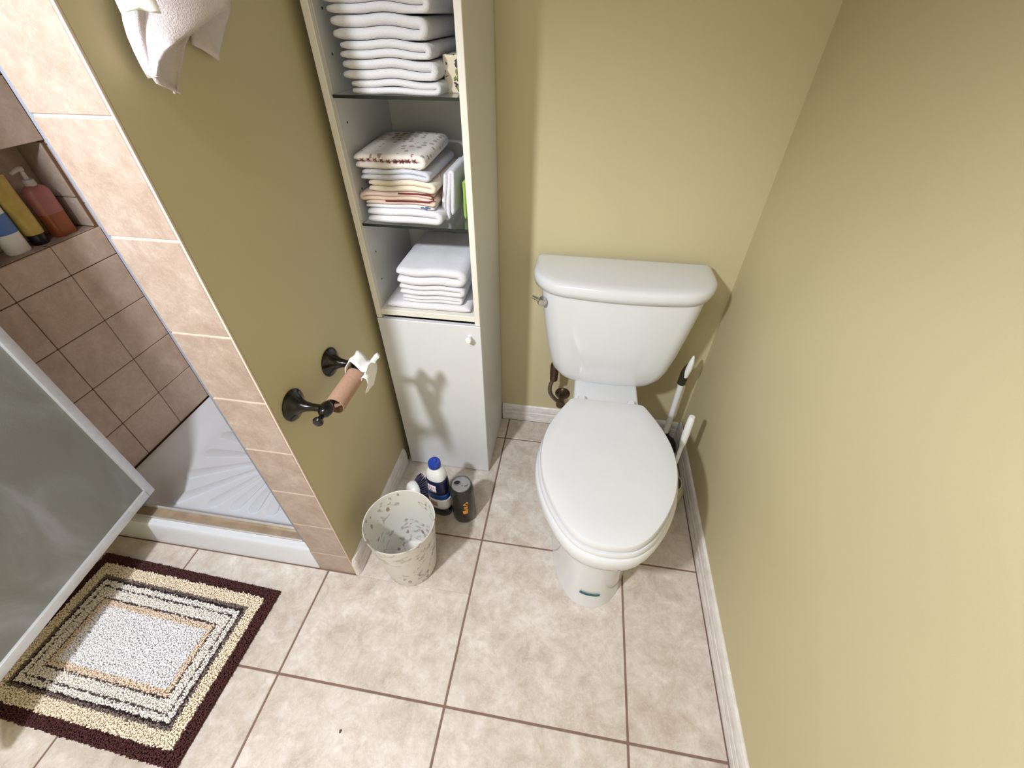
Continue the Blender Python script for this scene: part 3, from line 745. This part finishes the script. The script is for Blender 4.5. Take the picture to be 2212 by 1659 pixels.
from_bm('tube', bm, 'cardboard', core, True, 40)
def ribbon(name, path, y0, y1, mat, parent, thick=0.0008, tw=0.0, taper=None):
    P = catmull([(a, 0, b) for a, b in path], 6); bm = bmesh.new(); rows = []
    m = 5
    for i, p in enumerate(P):
        f = i / (len(P) - 1); k = taper(f) if taper else 1.0
        ym = (y0 + y1) / 2
        rows.append([bm.verts.new((p.x + tw * f * (j / (m - 1) - 0.5) + 0.0015 * math.sin(j * 2.1 + i * 0.5), ym + (y1 - y0) * k * (j / (m - 1) - 0.5), p.z + 0.002 * math.sin(j * 1.7 + i * 0.4))) for j in range(m)])
    for a, b in zip(rows[:-1], rows[1:]):
        for j in range(m - 1): bm.faces.new((a[j], a[j + 1], b[j + 1], b[j]))
    o = from_bm(name, bm, mat, parent, True)
    s = o.modifiers.new('solid', 'SOLIDIFY'); s.thickness = thick; s.offset = 0
    return o
ribbon('torn_tissue', [(-0.021, -0.004), (-0.018, 0.014), (-0.010, 0.036), (0.002, 0.047), (0.013, 0.040), (0.021, 0.026), (0.030, 0.018), (0.038, 0.024)], 0.046, 0.088, 'tissue', core, 0.0012, 0.004)
ribbon('torn_tissue', [(0.062, 0.048), (0.056, 0.053), (0.048, 0.046), (0.041, 0.028), (0.038, 0.006), (0.033, -0.020), (0.022, -0.046), (0.014, -0.054)], 0.040, 0.086, 'tissue', core, 0.0012, 0.006, lambda f: 0.55 + 0.55 * math.sin(PI * min(1, f * 0.95 + 0.05)))
ribbon('torn_tissue', [(0.0225, 0.0), (0.026, 0.010), (0.032, 0.012), (0.038, 0.004)], 0.036, 0.060, 'tissue', core, 0.0012)

# ------------------------------------------------------------------ hanging towel
ht = thing('hanging_towel', 'pale mauve terry towel with a white tag hanging on the olive partition', 'towel', (XS, 0.0, 1.24))
def interp(pts, t):
    P = pts; L = [0]
    for a, b in zip(P[:-1], P[1:]): L.append(L[-1] + math.hypot(b[0] - a[0], b[1] - a[1]))
    s = t * L[-1]
    for i in range(len(P) - 1):
        if s <= L[i + 1] + 1e-9:
            f = (s - L[i]) / max(L[i + 1] - L[i], 1e-9)
            return (P[i][0] + (P[i + 1][0] - P[i][0]) * f, P[i][1] + (P[i + 1][1] - P[i][1]) * f)
    return P[-1]
def sheet(name, Lp, Rp, xf, mat, parent, nu=14, nv=26, thick=0.0035):
    Lc = [(p.y, p.z) for p in catmull([(0, a, b) for a, b in Lp], 6)]; Rc = [(p.y, p.z) for p in catmull([(0, a, b) for a, b in Rp], 6)]
    bm = bmesh.new(); rows = []
    for i in range(nv + 1):
        t = i / nv; a = interp(Lc, t); b = interp(Rc, t); row = []
        for j in range(nu + 1):
            u = j / nu; y = a[0] + (b[0] - a[0]) * u; zz = a[1] + (b[1] - a[1]) * u
            row.append(bm.verts.new((xf(u, t), y, zz - 1.24)))
        rows.append(row)
    for a, b in zip(rows[:-1], rows[1:]):
        for j in range(nu): bm.faces.new((a[j], a[j + 1], b[j + 1], b[j]))
    o = from_bm(name, bm, mat, parent, True)
    s = o.modifiers.new('solid', 'SOLIDIFY'); s.thickness = thick; s.offset = 0
    return o
sheet('back_fold', [(0.0, 1.60), (0.010, 1.42), (0.003, 1.317), (-0.0165, 1.2925), (0.0025, 1.2824), (0.0235, 1.2711)], [(0.03, 1.60), (0.112, 1.42), (0.1012, 1.3375), (0.0725, 1.311), (0.046, 1.2873), (0.0255, 1.2694)],
      lambda u, t: 0.011 + 0.003 * math.sin(u * 4), 'terry_lilac', ht)
sheet('middle_fold', [(-0.02, 1.60), (-0.07, 1.42), (-0.122, 1.31), (-0.1311, 1.2640), (-0.1212, 1.2535), (-0.0990, 1.2425)], [(0.02, 1.60), (0.07, 1.42), (0.0102, 1.3216), (-0.0414, 1.296), (-0.0692, 1.2707), (-0.0975, 1.2418)],
      lambda u, t: 0.030 + 0.004 * math.sin(u * 5 + 1), 'terry_lilac', ht)
sheet('front_fold', [(-0.03, 1.60), (-0.075, 1.45), (-0.1101, 1.3338), (-0.120, 1.3084), (-0.1205, 1.280), (-0.1180, 1.2606)], [(0.03, 1.60), (0.075, 1.45), (0.0288, 1.3362), (0.0099, 1.3255), (-0.0553, 1.3059), (-0.1049, 1.2917), (-0.1369, 1.2794), (-0.1500, 1.2665)],
      lambda u, t: 0.017 + 0.040 * math.sin(PI / 2 * u) + 0.004 * math.sin(u * 6.28) * (1 - t), 'terry_lilac', ht)
tg = ribbon('care_tag', [(0.0, 0.028), (0.002, 0.012), (0.001, -0.010)], -0.019, 0.019, 'tissue', ht, 0.0006); tg.location = (0.060, -0.133, 0.0935); tg.rotation_euler = (0, 0, -0.7)
box('tag_print', (0.0022, -0.011, 0.010), (0.0034, 0.010, 0.019), 'blue_ink', tg)
hk = thing('towel_hook', 'bronze wall hook holding the pale mauve towel', 'hook', (XS, 0.0, 1.62))
lathe('rosette', [(0.026, 0.0), (0.026, 0.003), (0.018, 0.007), (0.009, 0.010)], 'bronze', hk, (0, 0, 0), 24, 'x')
tube('peg', [(0.006, 0, 0), (0.03, 0, -0.012), (0.05, 0, -0.012), (0.06, 0, 0.004)], [0.007, 0.006, 0.006, 0.008], 'bronze', hk)

# ------------------------------------------------------------------ things on the floor
wb = thing('wastebasket', 'round ivory plastic wastebasket with grey veins and brown leaf flecks', 'wastebasket', (-0.203, -0.112, 0.0))
loft('basket_body', lathe_rings([(0.0, 0.0008), (0.070, 0.0008), (0.0745, 0.003), (0.0765, 0.010), (0.0985, 0.240), (0.1000, 0.247), (0.1010, 0.2505), (0.1000, 0.2525), (0.0978, 0.2515), (0.0965, 0.246), (0.0745, 0.012), (0.071, 0.006), (0.0, 0.0055)], (0, 0, 0), 56), 'basket', wb, 45)

# cleaner bottle: oval section
cl = thing('cleaner_bottle', 'navy and white cleaner bottle with blue cap standing beside the drink can', 'bottle', (-0.162, 0.094, 0.0))
cl.rotation_euler = (0, 0, math.radians(-12)); cl.scale = (1.08, 1.08, 1.06)
def oval(rx, ry, z, n=36, dx=0): return [(dx + rx * math.copysign(abs(math.cos(2 * PI * i / n)) ** 0.85, math.cos(2 * PI * i / n)), ry * math.copysign(abs(math.sin(2 * PI * i / n)) ** 0.85, math.sin(2 * PI * i / n)), z) for i in range(n)]
loft('bottle_body', [oval(0.030, 0.022, 0.0006), oval(0.034, 0.026, 0.004), oval(0.036, 0.028, 0.02), oval(0.036, 0.028, 0.10), oval(0.0345, 0.027, 0.14), oval(0.033, 0.026, 0.17), oval(0.030, 0.0245, 0.188), oval(0.028, 0.0235, 0.196)], 'grey_bottle', cl, 50)
loft('white_collar', [oval(0.0305, 0.0255, 0.184), oval(0.0305, 0.0255, 0.198), oval(0.026, 0.023, 0.214), oval(0.019, 0.018, 0.226), oval(0.0165, 0.0165, 0.231)], 'white_plastic', cl, 50)
lathe('cap', [(0.0165, 0.229), (0.0185, 0.232), (0.0185, 0.247), (0.0165, 0.2515), (0.009, 0.2525), (0.0075, 0.2555), (0.004, 0.2565), (0.0, 0.2560)], 'blue_cap', cl, (0, 0, 0), 28)
def wrap(nm, z0, z1, mat, a0=-PI * 1.02, a1=0.28, e=0.0009, par=cl, prof=None):
    def rad(z):
        P = [(0.0006, .030, .022), (0.004, .034, .026), (0.02, .036, .028), (0.10, .036, .028), (0.14, .0345, .027), (0.17, .033, .026), (0.188, .030, .0245), (0.196, .028, .0235)]
        for p, q_ in zip(P[:-1], P[1:]):
            if p[0] <= z <= q_[0]:
                f = (z - p[0]) / (q_[0] - p[0]); return p[1] + (q_[1] - p[1]) * f, p[2] + (q_[2] - p[2]) * f
        return P[-1][1:]
    bm = bmesh.new(); rows = []
    for k in range(5):
        zz = z0 + (z1 - z0) * k / 4; rx, ry = rad(zz); row = []
        for i in range(25):
            a = a0 + (a1 - a0) * i / 24; c, s = math.cos(a), math.sin(a)
            row.append(bm.verts.new(((rx + e) * math.copysign(abs(c) ** .85, c), (ry + e) * math.copysign(abs(s) ** .85, s), zz)))
        rows.append(row)
    for a, b in zip(rows[:-1], rows[1:]):
        for j in range(24): bm.faces.new((a[j], a[j + 1], b[j + 1], b[j]))
    o = from_bm(nm, bm, mat, par, True); s = o.modifiers.new('solid', 'SOLIDIFY'); s.thickness = 0.0005; s.offset = 0
    return o
wrap('label_band', 0.120, 0.1835, 'navy_label')
wrap('label_band', 0.096, 0.120, 'royal_label')
wrap('label_band', 0.046, 0.096, 'pale_label')
wrap('label_band', 0.006, 0.046, 'navy_liquid')
wrap('emblem', 0.060, 0.084, 'brown_ink', -PI * 0.66, -PI * 0.47, 0.0016)
stk = wrap('price_sticker', 0.134, 0.166, 'pale_label', -PI * 0.66, -PI * 0.44, 0.0017)
for z0, z1, a0, a1, m in ((0.150, 0.161, -0.62, -0.60, 'red_ink'), (0.150, 0.161, -0.535, -0.515, 'red_ink'), (0.159, 0.161, -0.60, -0.535, 'red_ink'), (0.150, 0.152, -0.60, -0.535, 'red_ink'), (0.150, 0.155, -0.50, -0.485, 'red_ink'), (0.139, 0.145, -0.60, -0.52, 'blue_ink')):
    wrap('print', z0, z1, m, PI * a0, PI * a1, 0.0022, stk)

# drink can
can = thing('drink_can', 'charcoal drink can with orange lettering and an opened top', 'can', (-0.079, 0.082, 0.0))
can.scale = (1.18, 1.18, 1.22)
can.rotation_euler = (0, 0, 0.4)
CH = 0.152
lathe('can_body', [(0.022, 0.0008), (0.026, 0.002), (0.0315, 0.010), (0.033, 0.016), (0.033, CH - 0.022), (0.0315, CH - 0.014), (0.0275, CH - 0.004), (0.0270, CH - 0.003)], 'can', can, (0, 0, 0), 40)
lid = lathe('can_lid', [(0.0272, CH - 0.0035), (0.0276, CH + 0.0005), (0.0268, CH + 0.0012), (0.0258, CH + 0.0002), (0.0250, CH - 0.0030), (0.0, CH - 0.0028)], 'can_top', can, (0, 0, 0), 40)
bm = bmesh.new(); add_loft(bm, [[(-0.010 + 0.0085 * math.cos(a), 0.006 + 0.0065 * math.sin(a), zz) for a in [2 * PI * k / 20 for k in range(20)]] for zz in (CH - 0.0028, CH - 0.0022)])
from_bm('mouth_shade', bm, 'hole_shade', lid)  # dark disc laid on the lid as the shade inside the mouth
R_ = [[(-0.010 + (0.0085 + r) * math.cos(a), 0.006 + (0.0065 + r) * math.sin(a), CH - 0.0026 + h_) for a in [2 * PI * k / 24 for k in range(24)]] for r, h_ in ((0.0, 0.0), (0.0, 0.0012), (0.0018, 0.0012), (0.0022, 0.0))]
loft('mouth_rim', R_, 'can_top', lid, 40, False, False)
bm = bmesh.new(); add_loft(bm, [[(x + 0.010, y - 0.003, zz) for x, y in rrect(0.0085, 0.0065, 0.0055)] for zz in (CH - 0.0026, CH - 0.0008)]); from_bm('pull_tab', bm, 'can_top', lid, True, 40)
def can_patch(segs):
    bm = bmesh.new()
    for (a0, z0, a1, z1, w) in segs:
        n = 5; A = []; B = []
        dx, dz = (a1 - a0) * 0.033, z1 - z0; l = math.hypot(dx, dz); px, pz = -dz / l * w, dx / l * w
        for k in range(n + 1):
            f = k / n; a = a0 + (a1 - a0) * f; zz = z0 + (z1 - z0) * f
            for sgn, LST in ((1, A), (-1, B)):
                aa = a + sgn * px / 0.033; LST.append(bm.verts.new((0.0334 * math.cos(aa), 0.0334 * math.sin(aa), zz + sgn * pz)))
        for k in range(n): bm.faces.new((A[k], A[k + 1], B[k + 1], B[k]))
    o = from_bm('lettering', bm, 'orange_ink', can, True); s = o.modifiers.new('solid', 'SOLIDIFY'); s.thickness = 0.0004; s.offset = 0
c0 = -1.50
can_patch([(c0 - .14, .098, c0 + .20, .106, .0016), (c0 - .14, .098, c0 + .2, .090, .0016), (c0 + .2, .106, c0 + .24, .098, .0014)])
can_patch([(c0 - .14, .085, c0 + .20, .085, .0016), (c0 - .14, .079, c0 + .2, .083, .0014), (c0 - .02, .076, c0 + .18, .076, .0015)])
can_patch([(c0 - .20, .069, c0 + .22, .071, .0017), (c0 - .20, .057, c0 + .14, .057, .0018), (c0 - .20, .069, c0 - .20, .057, .0018), (c0 + .12, .069, c0 + .12, .057, .0018), (c0 - .05, .068, c0 - .05, .058, .0030)])

# scrub brush lying behind the basket
sb = thing('scrub_brush', 'small white scrub brush with navy bristles lying behind the wastebasket', 'brush', (-0.250, 0.128, 0.0))
ax = Vector((0.62, 0.62, -0.18)).normalized(); up = Vector((0, 0, 1)); s1 = ax.cross(up).normalized(); s2 = s1.cross(ax).normalized()
ctr = Vector((-0.012, -0.012, 0.054))
def disc(rx, rz, d, n=32): return [tuple(ctr + ax * d + s1 * rx * math.copysign(abs(math.cos(2 * PI * i / n)) ** .8, math.cos(2 * PI * i / n)) + s2 * rz * math.copysign(abs(math.sin(2 * PI * i / n)) ** .8, math.sin(2 * PI * i / n))) for i in range(n)]
hd = loft('brush_head', [disc(0.022, 0.028, -0.026), disc(0.029, 0.036, -0.022), disc(0.033, 0.040, -0.012), disc(0.033, 0.040, 0.0), disc(0.030, 0.037, 0.004)], 'white_plastic', sb, 45)
loft('print', [disc(0.013, 0.011, -0.0262, 12), disc(0.012, 0.010, -0.0268, 12)], 'brown_ink', hd)
bm = bmesh.new()
rg = random.Random(3)
for ring_r, cnt in ((0.93, 34), (0.68, 24), (0.42, 14), (0.15, 6)):
    for k in range(cnt):
        a = 2 * PI * (k + rg.random() * 0.3) / cnt
        b0 = ctr + s1 * 0.028 * ring_r * math.cos(a) + s2 * 0.035 * ring_r * math.sin(a)
        d = (ax + (s1 * math.cos(a) + s2 * math.sin(a)) * (0.75 * ring_r) + Vector((rg.uniform(-.05, .05), rg.uniform(-.05, .05), rg.uniform(-.03, .05)))).normalized()
        e = b0 + d * 0.040
        if e.z < 0.003: e.z = 0.003
        add_tube(bm, [tuple(b0), tuple(b0.lerp(e, 0.5)), tuple(e)], [0.0019, 0.0021, 0.0015], 5)
o = from_bm('bristles', bm, 'navy_bristle', sb, True); o['kind'] = 'stuff'

# plunger behind the toilet
pl = thing('plunger', 'plunger with white handle and dark grip standing in the corner behind the toilet', 'plunger', (0.628, 0.500, 0.0))
lathe('cup', [(0.050, 0.0008), (0.056, 0.003), (0.056, 0.020), (0.050, 0.040), (0.036, 0.056), (0.020, 0.064), (0.014, 0.085), (0.012, 0.10)], 'black_rubber', pl)
tube('handle', [(0, 0, 0.085), (-0.003, 0, 0.22), (-0.006, 0, 0.35)], 0.0105, 'white_plastic', pl, 18)
lathe('grip', [(0.0105, 0.345), (0.0135, 0.348), (0.0140, 0.370), (0.0138, 0.395), (0.010, 0.415), (0.004, 0.432)], 'grip', pl, (-0.0065, 0, 0), 20)
tube('handle_tip', [(-0.004, -0.006, 0.385), (-0.001, -0.008, 0.42), (0.001, -0.006, 0.45), (0.002, -0.003, 0.472)], [0.009, 0.0105, 0.0085, 0.003], 'white_plastic', pl, 16)

tbh = thing('toilet_brush', 'toilet brush with white handle standing in a stained round pot beside the toilet', 'toilet brush', (0.604, 0.240, 0.0))
pot = loft('pot', lathe_rings([(0.0, 0.0008), (0.040, 0.0008), (0.050, 0.010), (0.056, 0.040), (0.056, 0.085), (0.049, 0.118), (0.042, 0.130), (0.038, 0.130), (0.045, 0.116), (0.050, 0.08), (0.045, 0.02), (0.0, 0.012)], (0, 0, 0), 32), 'dirty_pot', tbh, 45)
tube('shaft', [(0.0, 0.005, 0.05), (0.004, 0.020, 0.20), (0.006, 0.032, 0.285)], [0.006, 0.006, 0.007], 'white_plastic', tbh, 14)
tube('handle', [(0.006, 0.031, 0.278), (0.0065, 0.033, 0.292), (0.007, 0.038, 0.33), (0.008, 0.044, 0.385), (0.0083, 0.0455, 0.398)], [0.0075, 0.0105, 0.0115, 0.0105, 0.0085], 'white_plastic', tbh, 16)

# ------------------------------------------------------------------ bath rug
RW, RH, RA = 0.62, 0.412, math.radians(-2.2)
rug = thing('bath_rug', 'shaggy bath rug with nested maroon, cream, grey and white rectangles', 'rug', (-0.884, -0.455, 0.0))
rug.rotation_euler = (0, 0, RA)
bk = box('backing', (-RW / 2, -RH / 2, 0.0006), (RW / 2, RH / 2, 0.0055), plain('rug_backing', srgb(74, 34, 32), 0.95), rug, 0.002)
bands = [(0.030, (78, 40, 40)), (0.062, (246, 232, 210)), (0.070, (128, 112, 106)), (0.0765, (60, 44, 46)), (0.089, (248, 243, 239)), (0.0945, (90, 80, 82)), (0.118, (247, 240, 234)), (0.1235, (92, 80, 80)), (0.139, (240, 220, 200)), (9, (248, 245, 249))]
lin = [(d, srgb(*c)) for d, c in bands]
vv, ff, cc = [], [], []
rg = random.Random(11)
step = 0.0031
nx, ny = int(RW / step), int(RH / step)
for i in range(nx):
    for j in range(ny):
        x = -RW / 2 + (i + 0.5 + rg.uniform(-.45, .45)) * step; y = -RH / 2 + (j + 0.5 + rg.uniform(-.45, .45)) * step
        d = min(RW / 2 - abs(x), (RH / 2 - abs(y)) * (1.0 if y > 0 else 1.06)) + rg.uniform(-.0013, .0013)
        col = next(c for lim, c in lin if d < lim)
        dark = col[0] < 0.12
        hgt = (0.0085 if d < 0.03 else 0.0110) + rg.uniform(-.0011, .0011) - (0.003 if dark and d > 0.03 else 0)
        lx, ly = rg.uniform(-.0022, .0022) + 0.0008, rg.uniform(-.0022, .0022) - 0.001
        a = rg.uniform(0, 2 * PI); r = 0.0027
        b = len(vv)
        for k in range(3): vv.append((x + r * math.cos(a + k * 2.094), y + r * math.sin(a + k * 2.094), 0.005))
        for k in range(3): vv.append((x + lx + r * 0.85 * math.cos(a + k * 2.094), y + ly + r * 0.85 * math.sin(a + k * 2.094), 0.005 + hgt))
        for k in range(3): ff.append((b + k, b + (k + 1) % 3, b + 3 + (k + 1) % 3, b + 3 + k))
        ff.append((b + 3, b + 4, b + 5))
        s = rg.uniform(0.88, 1.06)
        cc += [(min(1, col[0] * s), min(1, col[1] * s), min(1, col[2] * s), 1)] * 6
me = bpy.data.meshes.new('pile'); me.from_pydata(vv, [], ff); me.update()
ca_ = me.color_attributes.new('tuft', 'FLOAT_COLOR', 'POINT'); ca_.data.foreach_set('color', [c for q_ in cc for c in q_])
o = link('pile', me, 'pile', rug); o['kind'] = 'stuff'

# ------------------------------------------------------------------ bottles in the niche
NF = NZ0 + 0.0012
pb = thing('pump_bottle', 'pump bottle of orange liquid with pink label in the shower niche', 'bottle', (XW - 0.046, 0.322, NF))
loft('bottle_body', [[(a, b, z_) for a, b in rrect(0.020 * k, 0.030 * k, 0.014 * k)] for z_, k in ((0.0, .92), (0.004, 1.0), (0.062, 1.0))], 'peach', pb, 45)
loft('label_band', [[(a, b, z_) for a, b in rrect(0.0203 * k, 0.0303 * k, 0.014 * k)] for z_, k in ((0.062, 1.0), (0.118, 1.0), (0.130, 0.8), (0.136, 0.45))], 'pink_label', pb, 45)
lathe('pump_collar', [(0.013, 0.134), (0.014, 0.138), (0.013, 0.150), (0.006, 0.152), (0.005, 0.176)], 'clear_pump', pb, n=20)
tube('pump_spout', [(0.0, 0.002, 0.176), (0.002, -0.010, 0.178), (0.004, -0.030, 0.172)], [0.008, 0.006, 0.004], 'clear_pump', pb, 10)
yt = thing('squeeze_tube', 'yellow squeeze tube standing on its black cap in the shower niche', 'tube', (XW - 0.048, 0.252, NF))
lathe('cap', [(0.018, 0.0), (0.0195, 0.002), (0.0195, 0.026), (0.018, 0.028)], 'black_cap', yt, n=24)
loft('tube_body', [oval(0.0195, 0.0215, 0.028, 28), oval(0.020, 0.023, 0.04, 28), oval(0.016, 0.0245, 0.09, 28), oval(0.008, 0.026, 0.14, 28), oval(0.002, 0.027, 0.165, 28), oval(0.0015, 0.027, 0.175, 28)], 'yellow_tube', yt, 45)
wbt = thing('shampoo_bottle', 'white bottle with blue label in the shower niche', 'bottle', (XW - 0.046, 0.190, NF))
loft('bottle_body', [oval(0.019, 0.026, 0.0, 28), oval(0.021, 0.028, 0.004, 28), oval(0.021, 0.028, 0.13, 28), oval(0.014, 0.018, 0.150, 28), oval(0.011, 0.011, 0.154, 28)], 'white_plastic', wbt, 45)
loft('label_band', [oval(0.0214, 0.0284, 0.052, 28), oval(0.0214, 0.0284, 0.10, 28)], 'blue_ink', wbt, 45)
lathe('cap', [(0.012, 0.153), (0.0125, 0.156), (0.012, 0.178), (0.0, 0.179)], 'white_plastic', wbt, n=20)

# tiny brown speck on a floor tile
bm = bmesh.new(); bmesh.ops.create_icosphere(bm, subdivisions=2, radius=1.0)
for v_ in bm.verts: v_.co = Vector((v_.co.x * 0.0028 * (1 + 0.3 * math.sin(v_.co.y * 5)), v_.co.y * 0.0042, v_.co.z * 0.0012 + 0.0013))
o = from_bm('lint_speck', bm, 'speck', None, True); o.location = (-0.238, -0.545, 0.0)
tag(o, 'tiny brown speck lying on a bare floor tile', 'lint')
